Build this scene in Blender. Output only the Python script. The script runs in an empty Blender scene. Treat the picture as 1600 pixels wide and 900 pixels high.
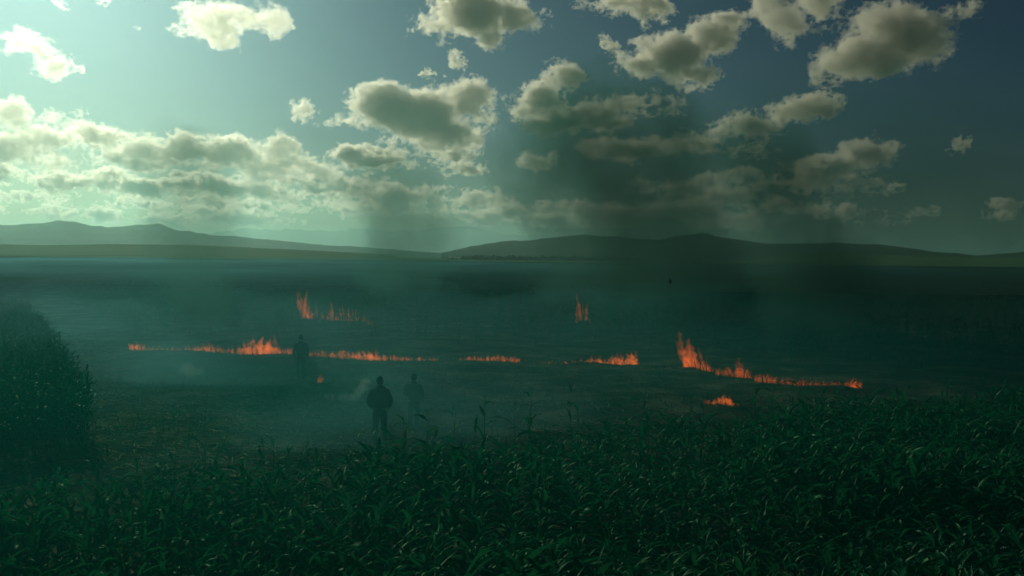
import bpy, bmesh, math, random
import numpy as np
from mathutils import Vector, Matrix

random.seed(7)
rng = np.random.default_rng(7)
S = bpy.context.scene
COL = S.collection
R = math.radians

# ------------------------------------------------------------------ camera
CAM_H = 4.9
F_PX = 1537.0                       # focal length in pixels of the 1600 px wide photograph
HORIZON = 402.0
PITCH = math.atan((450.0 - HORIZON) / F_PX)
ROLL = 0.0105
cam_data = bpy.data.cameras.new('camera')
cam_data.sensor_width = 36.0
cam_data.lens = 36.0 * F_PX / 1600.0
cam_data.clip_start = 0.1
cam_data.clip_end = 90000.0
cam = bpy.data.objects.new('camera', cam_data)
COL.objects.link(cam)
cam.matrix_world = (Matrix.Translation((0, 0, CAM_H)) @ Matrix.Rotation(math.pi / 2 - PITCH, 4, 'X')
                    @ Matrix.Rotation(ROLL, 4, 'Z'))
S.camera = cam
CAM_M = cam.matrix_world.to_3x3()


def ray(px, py):
    """Unit direction through a pixel of the 1600x900 photograph."""
    return (CAM_M @ Vector(((px - 800.0) / F_PX, (450.0 - py) / F_PX, -1.0))).normalized()


def at(px, py, y):
    """Point on that ray at the distance y in front of the camera."""
    d = ray(px, py)
    return Vector((0, 0, CAM_H)) + d * (y / d.y)


def ground_at(px, py, z=0.0):
    d = ray(px, py)
    return Vector((0, 0, CAM_H)) + d * ((z - CAM_H) / d.z)


# ------------------------------------------------------------------ world, sun, exposure
SUN_EL, SUN_AZ = R(21.0), R(-27.0)          # azimuth from +Y, negative to the left
world = bpy.data.worlds.new('World')
S.world = world
world.use_nodes = True
wn, wl = world.node_tree.nodes, world.node_tree.links
wn.clear()
sky = wn.new('ShaderNodeTexSky')
sky.sky_type = 'NISHITA'
sky.sun_disc = False
sky.sun_elevation = SUN_EL
sky.sun_rotation = SUN_AZ
sky.altitude = 600.0
sky.air_density = 1.0
sky.dust_density = 3.0
sky.ozone_density = 2.0
tint = wn.new('ShaderNodeMix')
tint.data_type = 'RGBA'
tint.blend_type = 'MULTIPLY'
tint.inputs[0].default_value = 1.0
tint.inputs[7].default_value = (0.058, 0.115, 0.160, 1.0)
bg = wn.new('ShaderNodeBackground')
bg.inputs['Strength'].default_value = 0.05
wo = wn.new('ShaderNodeOutputWorld')
gam = wn.new('ShaderNodeGamma')
gam.inputs[1].default_value = 1.65
wl.new(sky.outputs[0], gam.inputs[0])
wl.new(gam.outputs[0], tint.inputs[6])
wl.new(tint.outputs[2], bg.inputs[0])
wl.new(bg.outputs[0], wo.inputs[0])

sun_data = bpy.data.lights.new('sun', 'SUN')
sun_data.energy = 5.0
sun_data.angle = R(0.5)
sun_data.color = (1.0, 0.955, 0.66)
sun = bpy.data.objects.new('sun', sun_data)
COL.objects.link(sun)
SUN_DIR = Vector((math.sin(SUN_AZ) * math.cos(SUN_EL), math.cos(SUN_AZ) * math.cos(SUN_EL), math.sin(SUN_EL)))
sun.rotation_euler = SUN_DIR.to_track_quat('Z', 'Y').to_euler()
sun.location = (-20, 40, 30)

S.view_settings.view_transform = 'Standard'
S.view_settings.look = 'None'
S.view_settings.exposure = -1.6
S.view_settings.gamma = 1.0
cy = S.cycles
cy.use_denoising = True
cy.denoiser = 'OPENIMAGEDENOISE'
cy.max_bounces = 10
cy.diffuse_bounces = 2
cy.glossy_bounces = 2
cy.transmission_bounces = 4
cy.volume_bounces = 6
cy.transparent_max_bounces = 96
cy.volume_step_rate = 1.0
cy.volume_max_steps = 64
cy.sample_clamp_indirect = 4.0
cy.use_adaptive_sampling = True
cy.adaptive_threshold = 0.025


# ------------------------------------------------------------------ helpers
def tag(o, label=None, cat=None, group=None, kind=None):
    if label: o['label'] = label
    if cat: o['category'] = cat
    if group: o['group'] = group
    if kind: o['kind'] = kind
    return o


def mesh_np(name, verts, faces, smooth=False):
    """A mesh from numpy arrays; faces all have the same number of corners."""
    verts = np.asarray(verts, np.float32)
    faces = np.asarray(faces, np.int32)
    me = bpy.data.meshes.new(name)
    k = faces.shape[1]
    me.vertices.add(len(verts))
    me.vertices.foreach_set('co', verts.ravel())
    me.loops.add(faces.size)
    me.loops.foreach_set('vertex_index', faces.ravel())
    me.polygons.add(len(faces))
    me.polygons.foreach_set('loop_start', np.arange(0, faces.size, k, dtype=np.int32))
    if smooth:
        me.polygons.foreach_set('use_smooth', np.ones(len(faces), bool))
    me.update(calc_edges=True)
    return me


def link(name, me, mat=None, parent=None, loc=None, rotz=0.0):
    o = bpy.data.objects.new(name, me)
    COL.objects.link(o)
    if mat is not None and me is not None and not me.materials:
        me.materials.append(mat)
    if parent is not None: o.parent = parent
    if loc is not None: o.location = loc
    if rotz: o.rotation_euler.z = rotz
    return o


def empty(name, loc, rotz=0.0):
    o = bpy.data.objects.new(name, None)
    o.empty_display_size = 0.3
    COL.objects.link(o)
    o.location = loc
    o.rotation_euler.z = rotz
    return o


def material(name):
    m = bpy.data.materials.new(name)
    m.use_nodes = True
    nt = m.node_tree
    nt.nodes.clear()
    out = nt.nodes.new('ShaderNodeOutputMaterial')
    return m, nt.nodes, nt.links, out


LAT = rng.standard_normal((64, 64, 64)).astype(np.float32)


def vnoise(p):
    """Smooth lattice noise, p is (n, 3)."""
    i = np.floor(p).astype(np.int64)
    f = (p - i).astype(np.float32)
    f = f * f * (3 - 2 * f)
    i &= 63
    j = (i + 1) & 63
    x0, y0, z0, x1, y1, z1 = i[:, 0], i[:, 1], i[:, 2], j[:, 0], j[:, 1], j[:, 2]
    fx, fy, fz = f[:, 0], f[:, 1], f[:, 2]
    a = LAT[x0, y0, z0] * (1 - fx) + LAT[x1, y0, z0] * fx
    b = LAT[x0, y1, z0] * (1 - fx) + LAT[x1, y1, z0] * fx
    c = LAT[x0, y0, z1] * (1 - fx) + LAT[x1, y0, z1] * fx
    d = LAT[x0, y1, z1] * (1 - fx) + LAT[x1, y1, z1] * fx
    a = a * (1 - fy) + b * fy
    c = c * (1 - fy) + d * fy
    return a * (1 - fz) + c * fz


def fbm(p, octaves=4, gain=0.5):
    out, amp = np.zeros(len(p), np.float32), 1.0
    for k in range(octaves):
        out += amp * vnoise(p * (2.03 ** k) + 17.3 * k)
        amp *= gain
    return out


def surface_nets(F, org, step):
    """Quads of the iso surface F = 0 on a regular grid (positive inside)."""
    nx, ny, nz = F.shape
    ins = F > 0
    cor = [(a, b, c) for a in (0, 1) for b in (0, 1) for c in (0, 1)]
    cells = sum(ins[a:nx - 1 + a, b:ny - 1 + b, c:nz - 1 + c].astype(np.int8) for a, b, c in cor)
    act = (cells > 0) & (cells < 8)
    idx = np.argwhere(act)
    num = np.full(act.shape, -1, np.int64)
    num[act] = np.arange(len(idx))
    acc = np.zeros((len(idx), 3)); cnt = np.zeros((len(idx), 1))
    for a in cor:
        for ax in range(3):
            if a[ax]: continue
            b = list(a); b[ax] = 1
            fa = F[idx[:, 0] + a[0], idx[:, 1] + a[1], idx[:, 2] + a[2]]
            fb = F[idx[:, 0] + b[0], idx[:, 1] + b[1], idx[:, 2] + b[2]]
            cr = (fa > 0) != (fb > 0)
            t = np.where(cr, fa / np.where(cr, fa - fb, 1), 0)
            p = np.tile(np.array(a, float), (len(idx), 1)); p[:, ax] = t
            acc += p * cr[:, None]; cnt += cr[:, None]
    v = (idx + acc / np.maximum(cnt, 1)) * step + org
    quads = []
    for ax in range(3):
        sl0, sl1 = [slice(None)] * 3, [slice(None)] * 3
        sl0[ax] = slice(0, -1); sl1[ax] = slice(1, None)
        d = ins[tuple(sl0)].astype(np.int8) - ins[tuple(sl1)].astype(np.int8)
        e = np.argwhere(d != 0)
        o1, o2 = (ax + 1) % 3, (ax + 2) % 3
        ok = (e[:, o1] > 0) & (e[:, o2] > 0) & (e[:, o1] < F.shape[o1] - 1) & (e[:, o2] < F.shape[o2] - 1)
        e = e[ok]
        sg = d[e[:, 0], e[:, 1], e[:, 2]]
        q = []
        for da, db in ((-1, -1), (0, -1), (0, 0), (-1, 0)):
            c = e.copy(); c[:, o1] += da; c[:, o2] += db
            q.append(num[c[:, 0], c[:, 1], c[:, 2]])
        q = np.stack(q, 1)
        q[sg < 0] = q[sg < 0][:, ::-1]
        quads.append(q)
    return v, np.concatenate(quads)


def pieces(v, q, least=0.04):
    """The separate closed pieces of a surface, each as (verts, quads); crumbs are dropped."""
    lab = np.arange(len(v))
    e = np.concatenate([q[:, [0, 1]], q[:, [1, 2]], q[:, [2, 3]], q[:, [3, 0]]])
    while True:
        m = np.minimum(lab[e[:, 0]], lab[e[:, 1]])
        new = lab.copy()
        np.minimum.at(new, e[:, 0], m); np.minimum.at(new, e[:, 1], m)
        new = new[new]
        if (new == lab).all(): break
        lab = new
    fl = lab[q[:, 0]]
    ids, cnt = np.unique(fl, return_counts=True)
    out = []
    for i, c in zip(ids, cnt):
        if c < max(40, least * len(q)): continue
        qq = q[fl == i]
        u, inv = np.unique(qq, return_inverse=True)
        out.append((v[u], inv.reshape(qq.shape)))
    return out


def volume_material(name, color, density, g=0.0, absorb=None):
    m, n, l, out = material(name)
    v = n.new('ShaderNodeVolumePrincipled')
    v.inputs['Color'].default_value = (*color, 1)
    v.inputs['Density'].default_value = density
    v.inputs['Anisotropy'].default_value = g
    if absorb: v.inputs['Absorption Color'].default_value = (*absorb, 1)
    l.new(v.outputs[0], out.inputs['Volume'])
    return m
# ------------------------------------------------------------------ clouds
CLOUD_BASE = 1000.0
# each cloud: label, its lumps (centre x, y and radii in photograph pixels), density factor
CLOUDS = [
 ('long bright white cloud high up, with a thin tail on its left', [(330,40,46,27),(375,28,40,22),(424,30,24,24),(268,52,34,6),(345,58,30,14)], 0.45),
 ('bright white double cloud near the left picture edge, under the glare', [(45,78,38,16),(80,104,26,15),(25,85,20,8)], 0.45),
 ('billowing cloud cut off by the left picture edge, dark below', [(18,186,26,26),(62,222,42,20),(5,232,50,24),(80,244,30,14),(-40,215,40,30)], 0.8),
 ('small lone white puff in clear sky beside the big grey cloud', [(472,174,20,12),(464,178,14,9)], 0.5),
 ('long cloud bank with bright crest sloping from the upper left', [(125,205,30,12),(170,225,38,18),(230,240,46,26),(285,236,48,26),(345,238,55,28),(430,228,26,32),(410,258,60,22),(475,262,46,18),(200,258,50,12)], 1.0),
 ('flat cloud bank with gold rim at the left edge above the hills', [(30,272,50,12),(90,284,60,14),(150,282,46,14),(195,292,30,12),(-40,275,50,14)], 1.2),
 ('middle cloud bank of rolling gold rims below the bright crest', [(245,296,55,13),(330,290,70,17),(420,298,66,15),(500,285,52,18),(455,280,40,14)], 1.3),
 ('thin low streak of cloud just above the left hills', [(50,333,80,6),(150,338,90,6),(240,342,60,8)], 0.8),
 ('low ragged cloud streak over the far mountains at left', [(350,338,60,8),(400,345,60,7),(300,330,40,6)], 0.8),
 ('large grey cumulus with bright rim, centre of the sky', [(595,165,52,36),(650,180,78,44),(725,152,46,34),(545,192,40,16),(690,205,70,28),(745,185,30,18)], 1.5),
 ('dark flat cloud directly below the large grey cumulus', [(560,246,42,14),(610,250,60,16),(690,238,50,13)], 1.3),
 ('small ragged puff below right of the large grey cumulus', [(712,266,20,11),(735,262,22,10),(700,272,12,8)], 1.0),
 ('low rolling cloud bank over the far mountains, mid picture', [(560,298,66,16),(640,308,80,18),(720,312,60,14),(610,324,90,12)], 1.2),
 ('low cloud band with gold rim left of the dark smoke column', [(790,332,60,13),(850,343,60,11),(740,336,60,10)], 1.0),
 ('big white cloud cut off by the top picture edge, centre', [(740,18,66,40),(808,28,42,26),(770,58,42,18),(682,42,32,16),(720,-20,60,30)], 1.3),
 ('tiny round puff below the big cloud at the top edge', [(707,92,17,12),(714,98,12,9)], 0.9),
 ('pale cloud with a hanging tip at the top picture edge', [(955,4,52,16),(1010,8,36,18),(1004,28,10,12)], 1.0),
 ('cream cumulus right of the large grey cumulus, lit at its crest', [(845,150,46,28),(885,122,32,18),(815,172,30,16)], 1.2),
 ('long cream cloud lying under the lit cumulus, right of centre', [(870,190,56,22),(930,184,56,20),(985,168,45,14),(1030,160,32,10)], 1.2),
 ('small puff beside the top of the dark smoke column', [(832,252,22,14),(848,258,14,9)], 1.0),
 ('dull grey cloud behind the upper part of the dark smoke column', [(985,238,60,20),(1040,225,36,14),(930,230,40,14)], 1.0),
 ('large dull cloud leaning right above the dark smoke column', [(1000,96,46,20),(1055,88,55,36),(1108,62,40,34),(1080,118,42,18),(1135,40,26,20)], 1.2),
 ('grey cloud touching the top edge left of the rounded cloud', [(1228,34,40,30),(1270,10,46,26),(1195,10,30,24)], 1.1),
 ('large rounded pale cloud standing alone at upper right', [(1348,84,54,38),(1410,66,56,44),(1385,48,54,28),(1320,104,34,22),(1440,76,36,28)], 1.3),
 ('faint wisp at the top right corner of the sky', [(1505,20,26,10),(1490,14,14,7)], 0.5),
 ('diagonal streaky cloud below the rounded cloud', [(1100,222,36,16),(1165,200,48,20),(1235,178,45,20),(1150,232,50,10),(1275,165,24,12)], 1.1),
 ('dim low cumulus at right above the bare hill crest', [(1290,262,56,24),(1345,244,44,20),(1236,286,46,10),(1330,292,56,12)], 1.1),
 ('small cloud between the two right hand cloud groups', [(1155,270,36,12),(1130,278,24,9)], 1.0),
 ('low brownish cloud beside the thin smoke column', [(1120,308,38,14),(1160,300,30,10)], 1.0),
 ('tiny streak of cloud alone in the dark right sky', [(1495,230,16,6),(1508,225,10,5)], 0.8),
 ('tiny fluff of cloud beside the top of the leaning dull cloud', [(946, 67, 9, 7), (951, 70, 6, 5)], 0.8),
 ('thin scrap of cloud under the big cloud at the top edge', [(678, 117, 13, 4)], 0.6),
 ('pale streak of cloud at the far right edge above the hills', [(1575, 333, 20, 6), (1600, 330, 20, 5)], 0.8),
 ('small scraps of bright cloud at the top left corner', [(112, 6, 10, 6), (152, 1, 12, 5), (118, 12, 6, 4)], 0.4),
 ('long thin cloud layer between the left edge bank and the low streak', [(40, 312, 70, 6), (150, 316, 70, 7), (230, 314, 50, 7)], 0.9),
 ('layered low cloud under the rolling gold rims, left of the smoke puff', [(330, 318, 60, 9), (420, 322, 70, 9), (510, 326, 60, 9)], 1.0),
 ('broken dim cloud low between the broad and the narrow smoke columns', [(1040, 296, 50, 10), (1095, 285, 36, 9), (1190, 318, 46, 9), (1255, 326, 40, 8)], 0.9),
 ('faint low streak above the right hills', [(1330,338,56,6),(1400,334,40,6)], 0.7),
 ('low dim cloud bank on the horizon behind the smoke columns', [(960,338,90,18),(1060,328,70,18),(1130,345,70,14),(900,325,50,12)], 1.0),
]


def make_cloud(label, lumps, dens, k):
    L = np.array(lumps, float)
    x0, x1 = (L[:, 0] - L[:, 2]).min(), (L[:, 0] + L[:, 2]).max()
    y0, y1 = (L[:, 1] - L[:, 3]).min(), (L[:, 1] + L[:, 3]).max()
    cx, by = (x0 + x1) / 2, y1
    d = ray(cx, by)
    t = (CLOUD_BASE - CAM_H) / max(d.z, 0.03)
    t = min(t, 21000.0 + 60 * k)
    dist = t * math.hypot(d.x, d.y)
    mpp = t / F_PX                                     # metres per photograph pixel there
    base = Vector((0, 0, CAM_H)) + d * t
    az = math.atan2(d.x, d.y)
    lx = (L[:, 0] - cx) * mpp; lz = (by - L[:, 1]) * mpp
    rx = L[:, 2] * mpp; rz = L[:, 3] * mpp
    ry = np.minimum(rx, 2.2 * rz) * 0.9
    ly = rng.uniform(-0.35, 0.35, len(L)) * ry
    step = max(1.9 * mpp, ((x1 - x0) * mpp) / 190)
    pad = 14 * mpp
    lo = np.array([(lx - rx).min() - pad, (ly - ry).min() - pad, (lz - rz).min() - pad])
    hi = np.array([(lx + rx).max() + pad, (ly + ry).max() + pad, (lz + rz).max() + pad])
    st = np.array([step, step * 2.3, step])
    n = np.ceil((hi - lo) / st).astype(int) + 1
    g = [lo[i] + st[i] * np.arange(n[i]) for i in range(3)]
    X, Y, Z = np.meshgrid(*g, indexing='ij')
    P = np.stack([X.ravel(), Y.ravel(), Z.ravel()], 1).astype(np.float32)
    f = np.full(len(P), -3.0, np.float32)
    for a in range(len(L)):
        q = 1 - np.sqrt(((P[:, 0] - lx[a]) / rx[a]) ** 2 + ((P[:, 1] - ly[a]) / ry[a]) ** 2 + ((P[:, 2] - lz[a]) / rz[a]) ** 2)
        q *= min(rz[a] / (22 * mpp), 1.6)               # in units of some 22 px
        m = np.maximum(f, q)
        f = m + 0.12 * np.exp(-np.abs(f - q) / 0.12)
    off = rng.uniform(0, 60, 3)
    w = P / mpp
    near = f > -1.3
    nz = np.zeros(len(P), np.float32)
    pn = w[near]
    nz[near] = (0.29 * fbm(pn / (34.0, 34.0, 22.0) + off, 3) + 0.52 * (0.5 - np.abs(fbm(pn / (14.0, 14.0, 9.0) + off * 1.7, 4, 0.62)))
                + 0.16 * fbm(pn / 4.5 + off * 2.3, 2))
    f = np.where(near, np.where(f > 0.55, np.maximum(f + nz - 0.17, 0.3), f + nz - 0.17), -1.0)
    F = f.reshape(n)
    for ax in range(3):                                 # closed at the border
        s = [slice(None)] * 3
        for e in (0, -1):
            s[ax] = e; F[tuple(s)] = -1
    v, q = surface_nets(F + 0.06, lo, st)
    me = mesh_np('cloud', v, q, smooth=True)
    v2, q2 = surface_nets(F - 0.16, lo, st)
    thick = float(np.median(rz)) * 1.4
    m = volume_material('cloud_vapour', (0.99, 0.97, 0.91), 1.1 * dens / thick, 0.82)
    m2 = volume_material('dense_cloud_vapour', (0.975, 0.975, 0.965), 2.4 * dens / thick, 0.75)
    o = link('cloud', me, m, loc=base, rotz=-az)
    for pv, pq in pieces(v2, q2): link('cloud_core', mesh_np('cloud_core', pv, pq, smooth=True), m2, parent=o)
    tag(o, label, 'cloud', 'clouds in the sky')
    return len(q)


tot = 0
for k, (lab, lumps, dens) in enumerate(CLOUDS):
    tot += make_cloud(lab, lumps, dens, k)
print('CLOUD QUADS', tot)
# ------------------------------------------------------------------ materials of the land
def noise(n, l, coord, scale, detail=4, rough=0.55):
    t = n.new('ShaderNodeTexNoise')
    t.inputs['Scale'].default_value = scale
    t.inputs['Detail'].default_value = detail
    t.inputs['Roughness'].default_value = rough
    l.new(coord, t.inputs['Vector'])
    return t.outputs['Fac']


def ramp(n, l, fac, stops):
    r = n.new('ShaderNodeValToRGB')
    e = r.color_ramp.elements
    while len(e) < len(stops): e.new(0.5)
    for el, (p, c) in zip(e, stops):
        el.position = p; el.color = (*c, 1)
    l.new(fac, r.inputs[0])
    return r.outputs[0]


def mixc(n, l, fac, a, b):
    m = n.new('ShaderNodeMix'); m.data_type = 'RGBA'
    for sock, v in ((0, fac), (6, a), (7, b)):
        if isinstance(v, (int, float)): m.inputs[sock].default_value = v
        elif isinstance(v, tuple): m.inputs[sock].default_value = (*v, 1)
        else: l.new(v, m.inputs[sock])
    return m.outputs[2]


def surface(name, stops, scale, rough=0.9, bump=0.0, bump_scale=None, spec=0.0, stretch=None, stops2=None, scale2=None):
    m, n, l, out = material(name)
    tc = n.new('ShaderNodeTexCoord')
    co = tc.outputs['Object']
    if stretch:
        mp = n.new('ShaderNodeMapping'); mp.inputs['Scale'].default_value = stretch
        l.new(co, mp.inputs[0]); co = mp.outputs[0]
    c = ramp(n, l, noise(n, l, co, scale), stops)
    if stops2:
        c2 = ramp(n, l, noise(n, l, co, scale2, 3), stops2)
        mm = n.new('ShaderNodeMix'); mm.data_type = 'RGBA'; mm.blend_type = 'MULTIPLY'; mm.inputs[0].default_value = 1
        l.new(c, mm.inputs[6]); l.new(c2, mm.inputs[7]); c = mm.outputs[2]
    b = n.new('ShaderNodeBsdfPrincipled')
    b.inputs['Roughness'].default_value = rough
    b.inputs['Specular IOR Level'].default_value = spec
    l.new(c, b.inputs['Base Color'])
    if bump:
        bp = n.new('ShaderNodeBump'); bp.inputs['Strength'].default_value = 0.8
        bp.inputs['Distance'].default_value = bump
        l.new(noise(n, l, co, bump_scale or scale, 6), bp.inputs['Height'])
        l.new(bp.outputs[0], b.inputs['Normal'])
    l.new(b.outputs[0], out.inputs['Surface'])
    return m


M_SOIL = surface('charred_soil', [(0.3, (0.022, 0.026, 0.021)), (0.5, (0.070, 0.082, 0.064)), (0.66, (0.17, 0.195, 0.15))], 0.45, 0.95, 0.05, 9.0,
                 stops2=[(0.35, (0.45, 0.45, 0.45)), (0.65, (1, 1, 1))], scale2=6.0)
M_PASTURE = surface('pasture_grass', [(0.35, (0.075, 0.180, 0.080)), (0.6, (0.100, 0.220, 0.090))], 0.004, 0.95, 0.3, 0.2, stretch=(0.4, 1, 1))
M_HILL = surface('hill_grass', [(0.35, (0.018, 0.048, 0.028)), (0.6, (0.034, 0.076, 0.038))], 0.006, 0.95, 8.0, 0.01, stretch=(0.6, 1, 2.5))
M_RANGE = surface('mountain_rock', [(0.35, (0.035, 0.04, 0.035)), (0.6, (0.06, 0.06, 0.05))], 0.001, 0.95)


# ------------------------------------------------------------------ ground
def field_z(x, y):
    """Gentle unevenness of the burnt field near the camera; flat farther off."""
    x = np.asarray(x, float); y = np.asarray(y, float)
    p = np.stack([x.ravel(), y.ravel(), np.zeros(x.size)], 1)
    w = np.clip((120 - np.hypot(p[:, 0], p[:, 1])) / 60, 0, 1)
    z = (0.07 * fbm(p / 4.0, 3) + 0.03 * fbm(p / 0.7 + 5, 2)) * w
    return z.reshape(x.shape)


def zat(x, y):
    return float(field_z(np.array([x]), np.array([y]))[0])


def spaced(near, step, far, growth):
    a = [0.0]
    s = step
    while a[-1] < far:
        if a[-1] > near: s *= growth
        a.append(a[-1] + s)
    return np.array(a)


xs = spaced(34, 0.28, 30000, 1.16); xs = np.concatenate([-xs[:0:-1], xs])
ys = spaced(58, 0.28, 32000, 1.16); ys = np.concatenate([-spaced(1, 2.0, 1500, 1.4)[:0:-1], ys])
GX, GY = np.meshgrid(xs, ys, indexing='ij')
GZ = field_z(GX, GY)
nx, ny = GX.shape
ii = np.arange(nx * ny).reshape(nx, ny)
fq = np.stack([ii[:-1, :-1], ii[1:, :-1], ii[1:, 1:], ii[:-1, 1:]], -1).reshape(-1, 4)
g = link('ground', mesh_np('ground', np.stack([GX, GY, GZ], -1).reshape(-1, 3), fq, True), M_SOIL)
tag(g, kind='structure', label='bare burnt soil of the field under crop and fire')


def sheet(name, x0, x1, y0, y1, z, mat, nx=2, ny=2, amp=0.0, scale=1.0, label=None, kind='structure'):
    X, Y = np.meshgrid(np.linspace(x0, x1, nx), np.geomspace(y0, y1, ny) if y0 > 0 else np.linspace(y0, y1, ny), indexing='ij')
    Z = np.full(X.shape, float(z))
    if amp:
        Z += (amp * fbm(np.stack([X.ravel(), Y.ravel(), 0 * X.ravel()], 1) / scale, 3)).reshape(X.shape)
    ii = np.arange(nx * ny).reshape(nx, ny)
    q = np.stack([ii[:-1, :-1], ii[1:, :-1], ii[1:, 1:], ii[:-1, 1:]], -1).reshape(-1, 4)
    o = link(name, mesh_np(name, np.stack([X, Y, Z], -1).reshape(-1, 3), q, True), mat)
    return tag(o, label, kind=kind)


sheet('pasture', -9000, 9000, 770, 16000, 0.15, M_PASTURE, 60, 60, label='pale green grassland between the dark field and the hills')


# ------------------------------------------------------------------ hills
def ridge(name, dist, profile, depth, mat, rough, label, nxp=260, foot=0.0):
    """A hill range at a distance; profile = photograph (x, y) points along its crest."""
    pr = np.array(profile, float)
    px = np.linspace(pr[0, 0], pr[-1, 0], nxp)
    py = np.interp(px, pr[:, 0], pr[:, 1])
    k = np.hanning(13); k /= k.sum()
    py = np.convolve(np.pad(py, 6, 'edge'), k, 'valid')
    hx, hz = [], []
    for a, b in zip(px, py):
        p = at(a, b, dist)
        hx.append(p.x); hz.append(max(p.z, 0.0))
    hx, hz = np.array(hx), np.array(hz)
    nyp = 34
    s = np.linspace(-1, 1, nyp)
    V = []
    for j in range(nyp):
        fall = (0.5 + 0.5 * math.cos(math.pi * s[j])) ** 0.9
        yy = dist + depth * s[j]
        P = np.stack([hx, np.full(nxp, yy), np.zeros(nxp)], 1)
        rg = rough * (fbm(P / (depth * 0.35), 5) + 0.5 * fbm(P / (depth * 0.06) + 9, 3)) * hz.max() * (0.35 + 0.65 * fall)
        z = hz * fall + rg * (hz / hz.max()) * min(1, 2.2 * fall) - 1.0 * (1 - fall)
        V.append(np.stack([hx * (yy / dist), np.full(nxp, yy), z], 1))
    V = np.concatenate(V)
    ii = np.arange(nxp * nyp).reshape(nyp, nxp)
    q = np.stack([ii[:-1, :-1], ii[:-1, 1:], ii[1:, 1:], ii[1:, :-1]], -1).reshape(-1, 4)
    return tag(link(name, mesh_np(name, V, q, True), mat), label, kind='structure')


ridge('mountains', 17000, [(260, 375), (330, 366), (380, 357), (430, 360), (480, 362), (520, 364), (560, 357), (600, 361), (660, 364), (690, 359), (715, 362), (735, 360), (790, 367),
                           (830, 366), (870, 374), (960, 392)], 2600, M_RANGE, 0.09, 'pale far mountains on the horizon behind the hills')
ridge('hills', 5200, [(-260, 372), (-120, 352), (-40, 349), (0, 352), (40, 352), (60, 349), (95, 347), (125, 349), (150, 354), (175, 355), (210, 353), (255, 353), (285, 361), (330, 368),
                      (400, 373), (470, 380), (560, 386), (640, 392), (720, 398)], 1300, M_HILL, 0.07, 'smooth hills at the left under the bright clouds')
ridge('hills', 3600, [(690, 396), (740, 385), (790, 379), (850, 374), (885, 371), (905, 373), (950, 372), (1000, 377), (1040, 376), (1065, 370), (1095, 370), (1120, 373), (1150, 376),
                      (1180, 378), (1300, 379), (1320, 379), (1370, 381), (1420, 387), (1465, 395), (1500, 396), (1522, 401), (1545, 399), (1600, 396), (1680, 390), (1800, 388), (1950, 400)],
      900, M_HILL, 0.07, 'dark bare hills at the right behind the smoke')
ridge('hills', 2300, [(-300, 396), (-100, 384), (0, 381), (60, 383), (180, 381), (300, 383), (420, 388), (520, 393), (620, 398)], 500, M_PASTURE, 0.02,
      'low pale green rise in front of the left hills')
ridge('hills', 1900, [(1180, 404), (1290, 396), (1400, 398), (1500, 403), (1600, 402), (1700, 398), (1850, 404)], 380, M_PASTURE, 0.02,
      'low green rise in front of the right hills')

# ------------------------------------------------------------------ haze
HZ = 420.0
hv = [(sx * 26000, y, z) for z in (-2.5, HZ) for sx, y in ((-1, -1800), (1, -1800), (1, 33500), (-1, 33500))]
hf = [(0, 3, 2, 1), (4, 5, 6, 7), (0, 1, 5, 4), (1, 2, 6, 5), (2, 3, 7, 6), (3, 0, 4, 7)]
M_HAZE = volume_material('haze_air', (0.42, 0.78, 0.78), 0.00010, 0.72)
tag(link('haze', mesh_np('haze', hv, hf), M_HAZE), 'pale haze filling the air over the plain', kind='stuff')
# ------------------------------------------------------------------ smoke
def smoke_field(lumps, step, iso_shift, nscale, namp, off, zsq=1.0):
    """Iso surface of ellipsoid lumps (x, y, z, rx, ry, rz) roughened by noise."""
    L = np.array(lumps, float)
    lo = (L[:, :3] - L[:, 3:] * 2.05).min(0); hi = (L[:, :3] + L[:, 3:] * 2.05).max(0)
    lo[2] = max(lo[2], -1.5)
    st = np.array(step, float) * np.ones(3)
    n = np.ceil((hi - lo) / st).astype(int) + 1
    gr = [lo[i] + st[i] * np.arange(n[i]) for i in range(3)]
    X, Y, Z = np.meshgrid(*gr, indexing='ij')
    P = np.stack([X.ravel(), Y.ravel(), Z.ravel()], 1).astype(np.float32)
    f = np.full(len(P), -3.0, np.float32)
    for a in L:
        q = 1 - np.sqrt((((P - a[:3]) / a[3:]) ** 2).sum(1))
        m = np.maximum(f, q)
        f = m + 0.15 * np.exp(-np.abs(f - q) / 0.15)
    f += namp * fbm(P * np.array([1, 1, zsq]) / nscale + off, 4) * np.clip((f + 0.95) / 0.7, 0, 1) + iso_shift
    F = f.reshape(n)
    for ax in range(3):
        s = [slice(None)] * 3
        for e in (0, -1):
            s[ax] = e; F[tuple(s)] = -1
    return surface_nets(F, lo, st)


def smoke(name, lumps, step, shells, color, dens, g, nscale, namp, label, cat='smoke', group=None, zsq=1.0, absorb=None, kind=None):
    """One body of smoke: a thin outer veil and denser cores nested in it."""
    base = np.array(lumps, float)[:, :3].mean(0); base[2] = 0
    off = rng.uniform(0, 50, 3)
    m = volume_material('smoke_vapour', color, dens, g, absorb)
    root = None
    for k, sh in enumerate(shells):
        v, q = smoke_field(lumps, step, -sh, nscale, namp, off + 3 * k, zsq)
        if root is None:
            me = mesh_np(name, v - base, q, True)
            root = link(name, me, m, loc=base)
            tag(root, label, cat, group, kind)
        else:
            for pv, pq in pieces(v - base, q): link('smoke_core', mesh_np('smoke_core', pv, pq, True), m, parent=root)
    return root


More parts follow.
